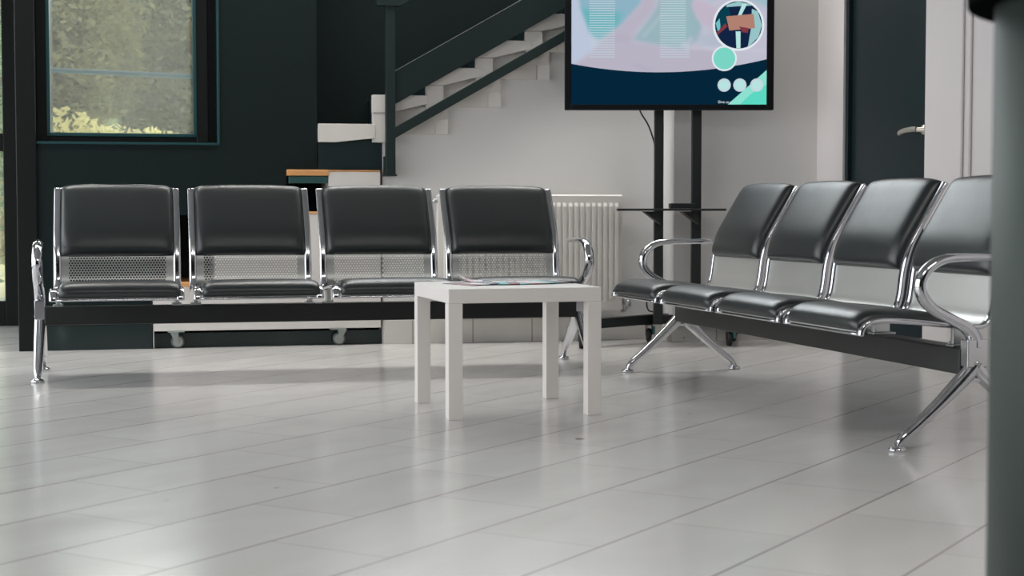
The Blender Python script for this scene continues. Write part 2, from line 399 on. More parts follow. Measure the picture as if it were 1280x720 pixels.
# ------------------------------------------------------------------ waiting benches
LB = 2.4075
PROF = [(-0.343, 0.342), (-0.338, 0.362), (-0.318, 0.380), (-0.27, 0.387), (-0.15, 0.379), (-0.02, 0.366), (0.05, 0.362), (0.085, 0.374), (0.106, 0.405),
        (0.116, 0.46), (0.122, 0.505), (0.133, 0.55), (0.152, 0.605), (0.195, 0.678), (0.238, 0.748), (0.268, 0.796), (0.285, 0.818)]
PC = catmull([(0, a, b) for a, b in PROF], 5)
ARC = [0.0]
for a, b in zip(PC, PC[1:]): ARC.append(ARC[-1] + (b - a).length)
def prof_at(s):
    s = min(max(s, 0), ARC[-1])
    for i in range(len(ARC) - 1):
        if s <= ARC[i + 1]:
            t = (s - ARC[i]) / (ARC[i + 1] - ARC[i]); p = PC[i].lerp(PC[i + 1], t)
            q0 = PC[max(i - 1, 0)]; q1 = PC[min(i + 2, len(PC) - 1)]
            tg = (q1 - q0).normalized(); return p, Vector((0, -tg.z, tg.y))   # normal pointing to the sitter
    return PC[-1], Vector((0, -1, 0))
def arc_of(test):
    for i, p in enumerate(PC):
        if test(p): return ARC[i]
SEAT_W = 0.545
def cushion(bm, s0, s1, w, t, crown, uc, nu=22, ns=22, base=0.003, topbow=0.0):
    top = []; bot = []
    for j in range(ns + 1):
        e = -1 + 2 * j / ns; ee = math.copysign(1 - (1 - abs(e)) ** 2.0, e)
        rt = []; rb = []
        for i in range(nu + 1):
            x = -1 + 2 * i / nu; xx = math.copysign(1 - (1 - abs(x)) ** 2.0, x)
            s = s0 + (s1 - s0) * (ee + 1) / 2 + topbow * (1 - xx * xx) * max(0, ee)
            p, n = prof_at(s)
            h = t * max(0, (1 - abs(xx) ** 14)) ** 0.5 * max(0, (1 - abs(ee) ** 13)) ** 0.5 + crown * (1 - xx * xx) * (1 - ee * ee)
            edge = (abs(i - nu / 2) == nu / 2) or (j in (0, ns))
            wv = w / 2 * (1 - 0.012 * abs(ee) ** 8)
            rt.append(bm.verts.new(p + n * (base + h) + Vector((uc + xx * wv, 0, 0))))
            rb.append(rt[-1] if edge else bm.verts.new(p + n * base * 0.5 + Vector((uc + xx * wv, 0, 0))))
        top.append(rt); bot.append(rb)
    for j in range(ns):
        for i in range(nu):
            f = bm.faces.new((top[j][i], top[j][i + 1], top[j + 1][i + 1], top[j + 1][i])); f.smooth = True
            q = [bot[j][i], bot[j + 1][i], bot[j + 1][i + 1], bot[j][i + 1]]
            try: bm.faces.new(q)
            except Exception: pass

def make_bench(label):
    root = empty('waiting_bench', (0, 0, 0), 0, label, 'bench', 'waiting room benches')
    bm = bmesh.new(); box(bm, 0.018, LB - 0.018, -0.04, 0.04, 0.222, 0.302)
    link('beam', bm, M_beam, root, bevel=0.005)
    def leg(u):
        bm = bmesh.new()
        box(bm, u - 0.022, u + 0.022, -0.036, 0.036, 0.248, 0.33)
        for sgn in (-1, 1):
            sweep(bm, [(u, sgn * -0.006, 0.265), (u, sgn * 0.010, 0.240), (u, sgn * 0.045, 0.205), (u, sgn * 0.12, 0.137), (u, sgn * 0.20, 0.070), (u, sgn * 0.238, 0.040), (u, sgn * 0.2545, 0.014)],
                  (1, 0, 0), [(0.025, 0.024), (0.025, 0.025), (0.025, 0.024), (0.023, 0.019), (0.020, 0.0155), (0.017, 0.0135), (0.011, 0.010)], 12, 6)
        # web under the fork
        prism = [(-0.052, 0.190), (-0.03, 0.214), (0.03, 0.214), (0.052, 0.190), (0.02, 0.201), (-0.02, 0.201)]
        a = [bm.verts.new((u - 0.012, y, z)) for y, z in prism]; b = [bm.verts.new((u + 0.012, y, z)) for y, z in prism]
        bm.faces.new(a); bm.faces.new(b[::-1])
        for i in range(6): bm.faces.new((a[i], b[i], b[(i + 1) % 6], a[(i + 1) % 6]))
        lg = link('leg', bm, M_chrome, root, bevel=0.004, ang=60)
        for sgn in (-1, 1):
            bm = bmesh.new()
            lathe(bm, [(0.026, 0.0), (0.0275, 0.005), (0.0265, 0.010), (0.016, 0.015), (0.009, 0.019), (0.008, 0.03)], 20, Matrix.Translation((u, sgn * 0.2551, 0.0)))
            link('foot_pad', bm, M_chrome, lg)
        return lg
    def arm(u):
        bm = bmesh.new()
        pts = [(0.150, 0.571), (0.125, 0.578), (0.04, 0.577), (-0.07, 0.577), (-0.125, 0.567), (-0.168, 0.538), (-0.186, 0.498), (-0.176, 0.458), (-0.140, 0.422), (-0.085, 0.394), (-0.03, 0.365), (-0.004, 0.335), (0.0, 0.305)]
        rs = [(0.012, 0.008), (0.017, 0.011), (0.019, 0.012), (0.020, 0.013), (0.021, 0.015), (0.022, 0.017), (0.022, 0.018), (0.022, 0.018), (0.022, 0.017), (0.022, 0.017), (0.023, 0.019), (0.023, 0.023), (0.023, 0.026)]
        sweep(bm, [(u, y, z) for y, z in pts], (1, 0, 0), rs, 14, 7)
        return link('armrest', bm, M_chrome, root)
    for u in (0.0, LB): leg(u); arm(u)
    # one seat, copied three times
    u0 = 0.054; uc = u0 + SEAT_W / 2
    bm = bmesh.new(); uvl = bm.loops.layers.uv.new('UVMap')
    hw = SEAT_W / 2 - 0.018; nx = 6
    rows = []
    for i, p in enumerate(PC): rows.append([bm.verts.new(p + Vector((uc - hw + 2 * hw * k / nx, 0, 0))) for k in range(nx + 1)])
    for i in range(len(PC) - 1):
        for k in range(nx):
            f = bm.faces.new((rows[i][k], rows[i][k + 1], rows[i + 1][k + 1], rows[i + 1][k])); f.smooth = True
            for lp, (kk, ii) in zip(f.loops, ((k, i), (k + 1, i), (k + 1, i + 1), (k, i + 1))):
                lp[uvl].uv = (-hw + 2 * hw * kk / nx, ARC[ii])
    seat = link('seat', bm, M_perf, root, smooth=True)
    for sx in (-1, 1):
        bm = bmesh.new(); u = uc + sx * (SEAT_W / 2 - 0.016)
        pts = [(u, p.y, p.z) for p in PC[::3]]
        sweep(bm, pts, (1, 0, 0), [(0.0165, 0.009)] * len(pts), 12, 3, 3.0)
        link('side_rail', bm, M_chrome, seat)
    bm = bmesh.new()
    sweep(bm, [(uc - SEAT_W / 2 + 0.004, -0.343, 0.346), (uc, -0.343, 0.346), (uc + SEAT_W / 2 - 0.004, -0.343, 0.346)], (0, 1, 0), [(0.0060, 0.0055)] * 3, 10, 3)
    link('front_bar', bm, M_chrome, seat)
    bm = bmesh.new(); sa = arc_of(lambda p: p.y > 0.10 and p.z > 0.506)
    cushion(bm, sa, ARC[-1] - 0.004, SEAT_W - 0.060, 0.034, 0.004, uc, topbow=0.012)
    link('back_cushion', bm, M_leather, seat, smooth=True)
    bm = bmesh.new(); s1 = arc_of(lambda p: p.y > -0.05)
    cushion(bm, 0.012, s1, SEAT_W - 0.048, 0.030, 0.005, uc + 0.012)
    link('seat_cushion', bm, M_leather, seat, smooth=True)
    for sx in (-1, 1):
        u = uc + sx * (SEAT_W / 2 - 0.022)
        bm = bmesh.new()
        for (ww, y0, y1, z0, z1) in ((0.022, -0.038, 0.046, 0.302, 0.309), (0.009, -0.030, 0.03, 0.309, 0.362)):
            box(bm, u - ww, u + ww, y0, y1, z0, z1)
        lathe(bm, [(0.006, 0), (0.006, 0.008)], 8, Matrix.Translation((u + sx * -0.015, -0.028, 0.309)))
        link('bracket', bm, M_alu, seat, bevel=0.002)
    for k in range(1, 4):
        c = copy_tree(seat, root); c.location = (0.583 * k, 0, 0)
    return root
bench = make_bench('four-seat black and chrome waiting bench facing the camera before the dark wall')
bench2 = copy_tree(bench)
M_satin = mat('satin_steel', rgb(218, 218, 214), 0.42, metal=1.0, var=0.02, rvar=0.03)
pan = bpy.data.objects['seat'].data.copy(); pan.materials.clear(); pan.materials.append(M_satin)
for ch in bench2.children:
    if ch.name.split('.')[0] == 'seat': ch.data = pan
place(bench, (-2.0335, 6.8813, 0), 0.235)
place(bench2, (0.757, 7.1315, 0), -1.3024)
bench2['label'] = 'four-seat black and chrome waiting bench seen side-on at right before the door'

# ------------------------------------------------------------------ low white table
T = empty('side_table', (-0.2165, 5.4396, 0), 0.2733, 'small square white table standing between the two waiting benches', 'table')
bm = bmesh.new(); box(bm, 0, 0.55, 0, 0.55, 0.40, 0.45)
link('tabletop', bm, M_table, T, bevel=0.0025)
for x in (0, 0.50):
    for y in (0, 0.50):
        bm = bmesh.new(); box(bm, x, x + 0.05, y, y + 0.05, 0, 0.40)
        link('leg', bm, M_table, T, bevel=0.002)

# leaflets on the table
P_white = mat('paper_white', rgb(226, 220, 224), 0.5, var=0.03)
P_teal = mat('print_teal', rgb(88, 172, 178), 0.45, var=0.15)
P_navy = mat('print_navy', rgb(22, 38, 78), 0.45, var=0.15)
P_red = mat('print_maroon', rgb(120, 38, 62), 0.45, var=0.2)
P_pink = mat('print_pink', rgb(222, 180, 190), 0.5, var=0.1)
def leaflet(label, u, v, w, d, rot, cols, curl=0.0, lift=0.0, folds=1):
    """thin folded paper sheet; cols: material per stripe along its width"""
    bm = bmesh.new(); n = 18; th = 0.0016
    def h(x, y):
        z = lift + curl * max(0, x) ** 2 + 0.003 * abs(math.sin(PI * folds * (x + 1) / 2))
        return z
    for side in (0,):
        tops = []; bots = []
        for i in range(n + 1):
            x = -1 + 2 * i / n; row = []; rb = []
            for j in range(5):
                y = -1 + 2 * j / 4
                row.append(bm.verts.new((x * w / 2, y * d / 2, h(x, y) + th))); rb.append(bm.verts.new((x * w / 2, y * d / 2, h(x, y))))
            tops.append(row); bots.append(rb)
        k = len(cols)
        for i in range(n):
            for j in range(4):
                mi = min(k - 1, int(k * i / n)) if j in (0, 1, 2) else min(k - 1, int(k * (n - 1 - i) / n))
                bm.faces.new((tops[i][j], tops[i + 1][j], tops[i + 1][j + 1], tops[i][j + 1])).material_index = mi
                bm.faces.new((bots[i][j], bots[i][j + 1], bots[i + 1][j + 1], bots[i + 1][j])).material_index = mi
            for j, e in ((0, 0), (4, 1)):
                bm.faces.new((tops[i][j], bots[i][j], bots[i + 1][j], tops[i + 1][j])).material_index = min(k - 1, int(k * i / n))
        for i in (0, n):
            for j in range(4): bm.faces.new((tops[i][j], tops[i][j + 1], bots[i][j + 1], bots[i][j])).material_index = 0 if i == 0 else k - 1
    o = link('leaflet', bm, cols)
    c, s = math.cos(0.2733), math.sin(0.2733)
    place(o, (-0.2165 + c * u - s * v, 5.4396 + s * u + c * v, 0.4502), 0.2733 + rot)
    return tag(o, label, 'leaflet', 'leaflets on the white table')
leaflet('maroon and white leaflet lying leftmost on the white table', 0.155, 0.30, 0.12, 0.20, 0.3, [P_red, P_white, P_navy], 0.006)
leaflet('pale leaflet with a raised curling edge at the left of the table', 0.20, 0.42, 0.13, 0.16, 2.9, [P_navy, P_white, P_pink, P_white], 0.028, 0.003)
leaflet('navy leaflet with a maroon edge near the middle of the table', 0.27, 0.30, 0.12, 0.18, -0.2, [P_navy, P_teal, P_red], 0.004)
leaflet('pale pink and white leaflet with teal edges, right of the table middle', 0.38, 0.33, 0.15, 0.2, 0.15, [P_teal, P_pink, P_white, P_teal], 0.004, 0.001)
leaflet('dark navy and teal leaflet lying rightmost on the white table', 0.485, 0.36, 0.09, 0.18, 0.1, [P_teal, P_navy, P_navy], 0.0, 0.0)

# ------------------------------------------------------------------ radiator
R = empty('radiator', WO, ANG, 'white ribbed panel radiator on the grey wall under the stairs', 'radiator')
RX0, RX1, RZ0, RZ1 = 2.02, 3.04, 0.17, 0.80
bm = bmesh.new()
nr = 30; pitch = (RX1 - RX0 - 0.04) / nr; prof = [(RX0, -0.095)]
for k in range(nr):
    x = RX0 + 0.02 + k * pitch
    prof += [(x, -0.097), (x + pitch * 0.25, -0.097), (x + pitch * 0.36, -0.109), (x + pitch * 0.86, -0.109), (x + pitch * 0.97, -0.097)]
prof += [(RX1, -0.095)]
zs = [(RZ0, 0.0), (RZ0 + 0.045, 0.0), (RZ0 + 0.065, 1.0), (RZ1 - 0.065, 1.0), (RZ1 - 0.045, 0.0), (RZ1 - 0.008, 0.0), (RZ1, -0.6)]
rows = []
for z, f in zs:
    rows.append([bm.verts.new((x, -0.097 + (y + 0.097) * max(f, 0) - min(f, 0) * 0.012, z)) for x, y in prof])
for a, b in zip(rows, rows[1:]):
    for i in range(len(prof) - 1): bm.faces.new((a[i], a[i + 1], b[i + 1], b[i]))
link('front_panel', bm, M_radiator, R)
bm = bmesh.new(); box(bm, RX0, RX1, -0.088, -0.035, RZ0 + 0.004, RZ1 - 0.004)
link('body', bm, M_radiator, R, bevel=0.004)
for x in (RX0 + 0.15, RX1 - 0.15):
    bm = bmesh.new(); box(bm, x, x + 0.03, -0.036, 0.0, RZ0 + 0.1, RZ1 - 0.1)
    link('bracket', bm, M_radiator, R)
bm = bmesh.new()
lathe(bm, [(0.012, 0), (0.012, 0.03), (0.02, 0.032), (0.02, 0.06)], 14, Matrix.Translation((RX1, -0.06, 0.205)) @ Matrix.Rotation(PI / 2, 4, 'Y'))
lathe(bm, [(0.012, -0.03), (0.014, 0.03)], 12, Matrix.Translation((RX1 + 0.03, -0.06, 0.205)))
sweep(bm, [(RX1 + 0.03, -0.06, 0.18), (RX1 + 0.03, -0.05, 0.165), (RX1 + 0.03, -0.02, 0.16), (RX1 + 0.03, 0.0, 0.16)], (1, 0, 0), [(0.008, 0.008)] * 4)
link('valve', bm, M_alu, R)['label'] = 'metal valve at the lower corner'
bm = bmesh.new(); lathe(bm, [(0.012, 0), (0.012, 0.02), (0.007, 0.022), (0.007, 0.034)], 12, Matrix.Translation((RX0, -0.07, 0.765)) @ Matrix.Rotation(-PI / 2, 4, 'Y'))
link('bleed_valve', bm, M_alu, R)

# ------------------------------------------------------------------ staircase
S = empty('staircase', WO, ANG, 'pale marble staircase rising to the right against the dark green wall', 'staircase')
steps = [(1.393, 1.169), (1.678, 1.324), (1.967, 1.474), (2.238, 1.626), (2.512, 1.775), (2.786, 1.925), (3.06, 2.075), (3.334, 2.225)]
for i, (x0, t) in enumerate(steps):
    bm = bmesh.new(); wd = 0.30
    if i == 0: poly = [(x0, t), (x0 + 0.30, t), (x0 + 0.30, t - 0.073), (x0 + 0.09, t - 0.096), (x0, t - 0.096)]
    else: poly = [(x0, t), (x0 + wd, t), (x0 + wd, t - 0.045), (x0 + 0.27, t - 0.050), (x0 + 0.095, t - 0.094), (x0, t - 0.094)]
    prism_xz(bm, poly, -0.045, 0.0)
    link('tread', bm, M_marble, S, bevel=0.002)
    if i:
        bm = bmesh.new(); box(bm, x0 + 0.002, x0 + 0.093, -0.042, 0.0, t - 0.25, t - 0.096)
        link('riser', bm, M_marble, S, bevel=0.002)
        bm = bmesh.new(); zb = t - 0.205
        prism_xy(bm, [(x0 + 0.093, 0.0), (x0 + 0.093, -0.016), (x0 + 0.338, -0.016), (x0 + 0.345, -0.012), (x0 + 0.405, -0.034), (x0 + 0.412, -0.034), (x0 + 0.412, 0.0)], zb, t - 0.125)
        prism_xz(bm, [(x0 + 0.093, t - 0.127), (x0 + 0.412, t - 0.127), (x0 + 0.412, t - 0.055), (x0 + 0.27, t - 0.062), (x0 + 0.19, t - 0.108)], -0.016, 0.0)
        box(bm, x0 + 0.093, x0 + 0.40, -0.003, 0.0, t - 0.13, t - 0.04)
        link('skirting_block', bm, M_marble, S, bevel=0.0015)
M_stair = mat('dark_teal_paint', rgb(30, 46, 48), 0.4, spec=0.3, var=0.06)
bm = bmesh.new()
pr_ = [(1.395, 0.93), (1.74, 0.93), (1.74, 1.02), (3.62, 2.05), (3.62, 2.2)]
for x0, t in steps[::-1]: pr_ += [(x0 + 0.32 if x0 < 3.3 else 3.61, t - 0.012), (x0 + 0.025, t - 0.012)]
pr_ = [(1.395, 0.93), (1.74, 0.93), (1.74, 1.03), (3.62, 2.06)]
top = []
for k, (x0, t) in enumerate(steps):
    nx0 = steps[k + 1][0] if k + 1 < len(steps) else 3.595
    top += [(x0 + 0.025, t - 0.012), (nx0 + 0.025, t - 0.012)]
pr_ += top[::-1] + [(1.395, 1.10)]
prism_xz(bm, pr_, 0.002, 0.298)
link('step_core', bm, M_stair, S)['label'] = 'dark teal core of the steps and riser under the lowest tread'

RL = empty('stair_railing', WO, ANG, 'dark green metal stair railing with post, raking bars and infill band', 'railing')
bm = bmesh.new(); box(bm, 1.743, 1.794, -0.085, -0.048, 0.90, 1.80)
link('post', bm, mat('railing_paint', rgb(29, 43, 42), 0.4, spec=0.3, var=0.06), RL, bevel=0.003)
M_rail = bpy.data.materials['railing_paint']
def rake(x, z0): return z0 + 0.5725 * (x - 1.80)
bm = bmesh.new(); prism_xz(bm, [(1.79, 1.093), (3.6, rake(3.6, 1.099)), (3.6, rake(3.6, 1.157)), (1.79, 1.151)], -0.085, -0.048)
link('lower_rail', bm, M_rail, RL, bevel=0.003)
bm = bmesh.new(); prism_xz(bm, [(1.79, 1.272), (3.6, rake(3.6, 1.278)), (3.6, rake(3.6, 1.452)), (1.79, 1.446)], -0.072, -0.060)
link('infill_band', bm, mat('infill_paint', rgb(27, 39, 39), 0.5, spec=0.2, var=0.05), RL)
bm = bmesh.new(); prism_xz(bm, [(1.795, 1.4475), (3.6, rake(3.6, 1.4505)), (3.6, rake(3.6, 1.4535)), (1.795, 1.4505)], -0.073, -0.059)
link('edge_trim', bm, M_alu, RL)['label'] = 'thin pale metal edge of the infill band'
bm = bmesh.new(); prism_xz(bm, [(1.70, 1.785), (1.82, 1.785), (3.6, rake(3.6, 1.80)), (3.6, rake(3.6, 1.845)), (1.80, 1.832), (1.70, 1.832)], -0.092, -0.042)
link('handrail', bm, M_rail, RL, bevel=0.004)
bm = bmesh.new(); box(bm, 1.740, 1.758, -0.05, 0.0, 0.905, 1.0); box(bm, 1.738, 1.80, -0.09, -0.0, 0.895, 0.905)
link('mounting_plate', bm, M_rail, RL)

# ------------------------------------------------------------------ rolling step unit in the recess
U = empty('rolling_steps', WO, ANG, 'white stepped unit on casters with wooden tread edges, in the dark recess', 'step unit')
bm = bmesh.new()
prism_xz(bm, [(0.541, 0.0905), (1.722, 0.0905), (1.722, 0.918), (1.446, 0.918), (1.446, 0.695), (0.856, 0.695), (0.856, 0.32), (0.541, 0.32)], -0.02, 0.55)
link('body', bm, M_unit, U, bevel=0.003)
bm = bmesh.new(); box(bm, 0.535, 0.860, -0.03, 0.55, 0.32, 0.343)
link('tread', bm, M_wood, U, bevel=0.004)['label'] = 'lowest tread with wooden edge'
bm = bmesh.new(); box(bm, 0.850, 1.446, -0.022, 0.55, 0.695, 0.708)
link('tread', bm, M_wood, U, bevel=0.003)
bm = bmesh.new(); box(bm, 1.228, 1.446, -0.03, 0.50, 0.896, 0.928); box(bm, 1.446, 1.722, -0.021, 0.50, 0.918, 0.927)
link('tread', bm, M_wood, U, bevel=0.004)['label'] = 'top tread with wooden edge overhanging to the left'
bm = bmesh.new(); box(bm, 1.238, 1.440, -0.02, 0.48, 0.858, 0.893)
link('support_board', bm, M_tealboard, U, bevel=0.003)['label'] = 'teal board under the top tread'
bm = bmesh.new(); box(bm, 0.537, 0.541, -0.02, 0.5, 0.004, 0.32)
link('side_panel', bm, M_unit, U)
for (x, y) in ((0.66, 0.0), (1.50, 0.0), (0.66, 0.45), (1.50, 0.45)):
    bm = bmesh.new(); f_ = -1 if x < 1 else 1
    box(bm, x - 0.05, x + 0.035, y - 0.03, y + 0.03, 0.084, 0.09)
    for sy in (-0.021, 0.018):
        prism_xz(bm, [(x - f_ * 0.005, 0.085), (x + f_ * 0.040, 0.085), (x + f_ * 0.012, 0.034), (x + f_ * 0.004, 0.026), (x - f_ * 0.006, 0.032)], y + sy, y + sy + 0.003)
    lathe(bm, [(0.007, -0.024), (0.007, 0.024)], 10, Matrix.Translation((x + f_ * 0.002, y, 0.034)) @ Matrix.Rotation(PI / 2, 4, 'X'))
    cs = link('caster', bm, M_zinc, U, bevel=0.001)
    bm = bmesh.new(); MM = Matrix.Translation((x, y, 0.034)) @ Matrix.Rotation(PI / 2, 4, 'X')
    lathe(bm, [(0.024, -0.013), (0.030, -0.012), (0.034, -0.008), (0.034, 0.008), (0.030, 0.012), (0.024, 0.013)], 28, MM, 0)
    lathe(bm, [(0.025, -0.0150), (0.025, 0.0150)], 24, MM, 1)
    link('wheel', bm, [M_tyre, M_wheel], cs)
bm = bmesh.new(); box(bm, 0.545, 1.735, 0.035, 0.045, 0.0, 0.075)
at_wall('baseboard_recess', bm, M_darkgloss)

# ------------------------------------------------------------------ television and its stand
K = 0.00425
def sx(p): return (p - 640) * K
def sz(p): return 1.274 + (130.5 - p) * K
TV = empty('television', (0.832, 8.5, 1.245), 0, 'large flat television showing a medical slide, on the black stand', 'television')
bm = bmesh.new(); box(bm, -0.553, 0.552, 0.012, 0.055, 0.0, 0.665); box(bm, -0.40, 0.40, 0.055, 0.085, 0.05, 0.5)
link('housing', bm, M_tvbody, TV, bevel=0.004)
bm = bmesh.new()
box(bm, -0.553, -0.519, 0, 0.02, 0, 0.665); box(bm, 0.514, 0.552, 0, 0.02, 0, 0.665); box(bm, -0.519, 0.514, 0, 0.02, 0, 0.029); box(bm, -0.519, 0.514, 0, 0.02, 0.640, 0.665)
link('bezel', bm, M_tvbody, TV, bevel=0.002)
cols = [(5, 38, 58), (190, 192, 208), (186, 198, 216), (112, 190, 196), (150, 182, 198), (192, 184, 200), (190, 206, 216), (225, 232, 238), (8, 62, 78), (176, 128, 112), (122, 212, 196), (196, 214, 220), (92, 216, 194), (140, 224, 208), (182, 226, 224), (18, 36, 66), (128, 56, 66), (150, 196, 200), (158, 184, 196), (200, 188, 204)]
EM = [emit('screen_tone_%02d' % i, *c) for i, c in enumerate(cols)]
bm = bmesh.new()
lay = [0]
def poly(pts, mi, step=True):
    if step: lay[0] += 1
    y = 0.0105 - lay[0] * 0.00035
    f = bm.faces.new([bm.verts.new((sx(x) - 0.832, y, sz(z) - 1.245)) for x, z in pts]); f.material_index = mi
    if f.calc_area() and (f.normal_update() or f.normal.y) > 0: f.normal_flip()
def circ(cx, cy, r, mi, n=36): poly([(cx + r * math.cos(2 * PI * k / n), cy + r * math.sin(2 * PI * k / n)) for k in range(n)], mi)
TOPY = -20
curve = [(714 + 244 * k / 24, 80 + 46.5 * (k / 24) * (1 - k / 24) * (1.0) - 6 * (k / 24) ** 2.2) for k in range(25)]
poly([(714, 131), (714, TOPY), (958, TOPY), (958, 131)], 0)
import numpy as np
def picture():
    """the slide's pale photograph, sampled once per cell: blurred shapes laid over each other"""
    X, Y = np.meshgrid(np.arange(714, 959) + 0.0, np.arange(TOPY, 93) + 0.0)
    img = np.zeros(X.shape + (3,)); img[:] = (190, 190, 207)
    def lay_(pts, col, blur, a=1.0):
        ins = np.zeros(X.shape, bool); n = len(pts)
        for q in range(n):
            (x1, y1), (x2, y2) = pts[q], pts[(q + 1) % n]
            if y1 == y2: continue
            c_ = ((y1 > Y) != (y2 > Y)) & (X < (x2 - x1) * (Y - y1) / (y2 - y1) + x1); ins ^= c_
        m = ins.astype(float)
        for _ in range(2):
            for ax in (0, 1):
                P = np.pad(m, [(blur, blur) if k == ax else (0, 0) for k in (0, 1)], mode='edge')
                m = sum(np.take(P, range(k, k + m.shape[ax]), axis=ax) for k in range(2 * blur + 1)) / (2 * blur + 1)
        img[:] = img * (1 - a * m[..., None]) + np.array(col) * a * m[..., None]
    T_ = TOPY - 6
    lay_([(716, T_), (722, 4), (737, 44), (750, 50), (775, 34), (800, 6), (812, T_)], (140, 178, 195), 2)
    lay_([(722, 10), (738, 46), (750, 49), (770, 34), (778, 18), (744, 14)], (100, 178, 184), 3, 0.85)
    lay_([(708, T_), (708, 86), (728, 74), (748, 54), (736, 42), (724, 10), (718, T_)], (186, 197, 217), 2)
    lay_([(712, 84), (735, 70), (756, 48), (778, 30), (800, 6), (810, -14), (820, -10), (817, 12), (806, 26), (794, 40), (789, 52), (815, 56), (845, 62), (870, 58), (910, 70), (905, 95), (712, 95)], (183, 178, 194), 2)
    lay_([(790, 50), (800, 38), (818, 14), (832, T_), (862, T_), (866, 10), (876, 34), (872, 50), (850, 62), (820, 56)], (152, 178, 187), 2)
    lay_([(818, 40), (834, 8), (842, T_), (858, T_), (860, 20), (866, 44), (848, 56)], (150, 186, 192), 4, 0.7)
    lay_([(800, 46), (826, 16), (830, 18), (806, 48)], (170, 190, 198), 1, 0.6)
    lay_([(862, 6), (868, 1), (878, 3), (900, 14), (914, 36), (902, 48), (886, 36), (870, 24)], (192, 181, 198), 2)
    lay_([(862, 50), (890, 40), (910, 62), (900, 66)], (170, 184, 198), 3, 0.6)
    lay_([(786, 80), (800, 82), (820, 87), (806, 88)], (172, 168, 186), 2, 0.7)
    lay_([(752, 46), (780, 44), (792, 52), (770, 52)], (176, 170, 188), 3, 0.7)
    lay_([(846, 60), (862, 46), (866, 48), (856, 62), (960, 66), (960, 62), (880, 58)], (200, 200, 214), 1, 0.5)
    lay_([(880, T_), (960, T_), (960, 12), (930, -2), (905, -6), (884, 2)], (150, 186, 194), 3, 0.8)
    return img
IMG = picture()
mpic = bpy.data.materials.new('screen_picture'); mpic.use_nodes = True
_n = mpic.node_tree; _n.nodes.clear()
_a = _n.nodes.new('ShaderNodeVertexColor'); _a.layer_name = 'slide'; _e = _n.nodes.new('ShaderNodeEmission'); _o = _n.nodes.new('ShaderNodeOutputMaterial')
_e.inputs['Strength'].default_value = 1 / 2 ** EXPO
_n.links.new(_a.outputs['Color'], _e.inputs['Color']); _n.links.new(_e.outputs[0], _o.inputs[0])
EM.append(mpic)
cl = bm.loops.layers.float_color.new('slide')
lay[0] += 1; yp = 0.0105 - lay[0] * 0.00035
def curve_y(x):
    k = (x - 714) / 244.0; return 80 + 46.5 * k * (1 - k) - 6 * k ** 2.2
grid_v = []
xs_ = list(range(714, 959, 2)); ys_ = list(range(TOPY, 93, 2))
for y in ys_: grid_v.append([bm.verts.new((sx(x) - 0.832, yp, sz(min(y, curve_y(x))) - 1.245)) for x in xs_])
for r_ in range(len(ys_) - 1):
    for c_ in range(len(xs_) - 1):
        q = (grid_v[r_][c_], grid_v[r_ + 1][c_], grid_v[r_ + 1][c_ + 1], grid_v[r_][c_ + 1])
        if max(v.co.z for v in q) - min(v.co.z for v in q) < 1e-6: continue
        f = bm.faces.new(q); f.material_index = len(EM) - 1
        for lp, (rr_, cc_) in zip(f.loops, ((r_, c_), (r_ + 1, c_), (r_ + 1, c_ + 1), (r_, c_ + 1))):
            px_ = IMG[min(ys_[rr_] - TOPY, IMG.shape[0] - 1), xs_[cc_] - 714]
            lp[cl] = (lin(px_[0]), lin(px_[1]), lin(px_[2]), 1)
lay[0] += 1
for y in range(-16, 72, 3):
    w_ = 1.0
    poly([(736, y), (736, y + w_), (768, y + w_), (768, y)], 6, False)
    poly([(824, y), (824, y + w_), (856 + 5 * (y > 55), y + w_), (856 + 5 * (y > 55), y)], 6, False)
circ(921.5, 32, 32, 7)
circ(921.5, 32, 29.3, 15)
def inc(pts, mi):
    out = []
    for x, y in pts:
        d = math.hypot(x - 921.5, y - 32); k = min(1, 29.0 / d) if d else 1
        out.append((921.5 + (x - 921.5) * k, 32 + (y - 32) * k))
    poly(out, mi)
inc([(890, 20), (898, 12), (908, 8), (912, 20), (905, 34), (896, 44), (888, 34)], 8)
inc([(893, 30), (898, 24), (899, 34), (897, 44)], 3)
inc([(905, 4), (921, 0), (936, 3), (938, 8), (920, 9), (906, 10)], 17)
inc([(926, 6), (932, 6), (924, 22), (920, 22)], 14)
inc([(938, 12), (948, 14), (953, 32), (948, 48), (938, 60), (934, 60), (937, 36)], 17)
inc([(918, 40), (924, 40), (924, 61), (919, 61)], 14)
inc([(893, 42), (905, 30), (908, 34), (896, 44)], 16)
inc([(906, 21.5), (940, 18.5), (942, 36), (910, 39)], 9)
inc([(922, 34), (934, 36), (933, 42), (926, 41)], 16)
circ(904, 73.5, 15.6, 7); circ(904, 73.5, 13.6, 10)
poly([(908, 131), (957.6, 87), (957.6, 131)], 13)
poly([(923, 131), (938, 117), (957.6, 105), (957.6, 131)], 12)
for cx in (904, 923.5, 944.5): circ(cx, 106.5, 8.2, 11); circ(cx, 106.5, 5.8, 14)
scr = link('screen', bm, EM, TV)
cu = bpy.data.curves.new('caption', 'FONT'); cu.body = 'Give us a'; cu.size = 0.019; cu.extrude = 0.0001
to = bpy.data.objects.new('caption_text', cu); COL.objects.link(to)
bpy.context.view_layer.update()
me = bpy.data.meshes.new_from_object(to.evaluated_get(bpy.context.evaluated_depsgraph_get())); bpy.data.objects.remove(to)
me.materials.clear(); me.materials.append(EM[7])
to = bpy.data.objects.new('caption', me); COL.objects.link(to); to.parent = scr
to.rotation_euler = (PI / 2, 0, 0); to.location = (sx(896) - 0.832, -0.0075, sz(129) - 1.245)

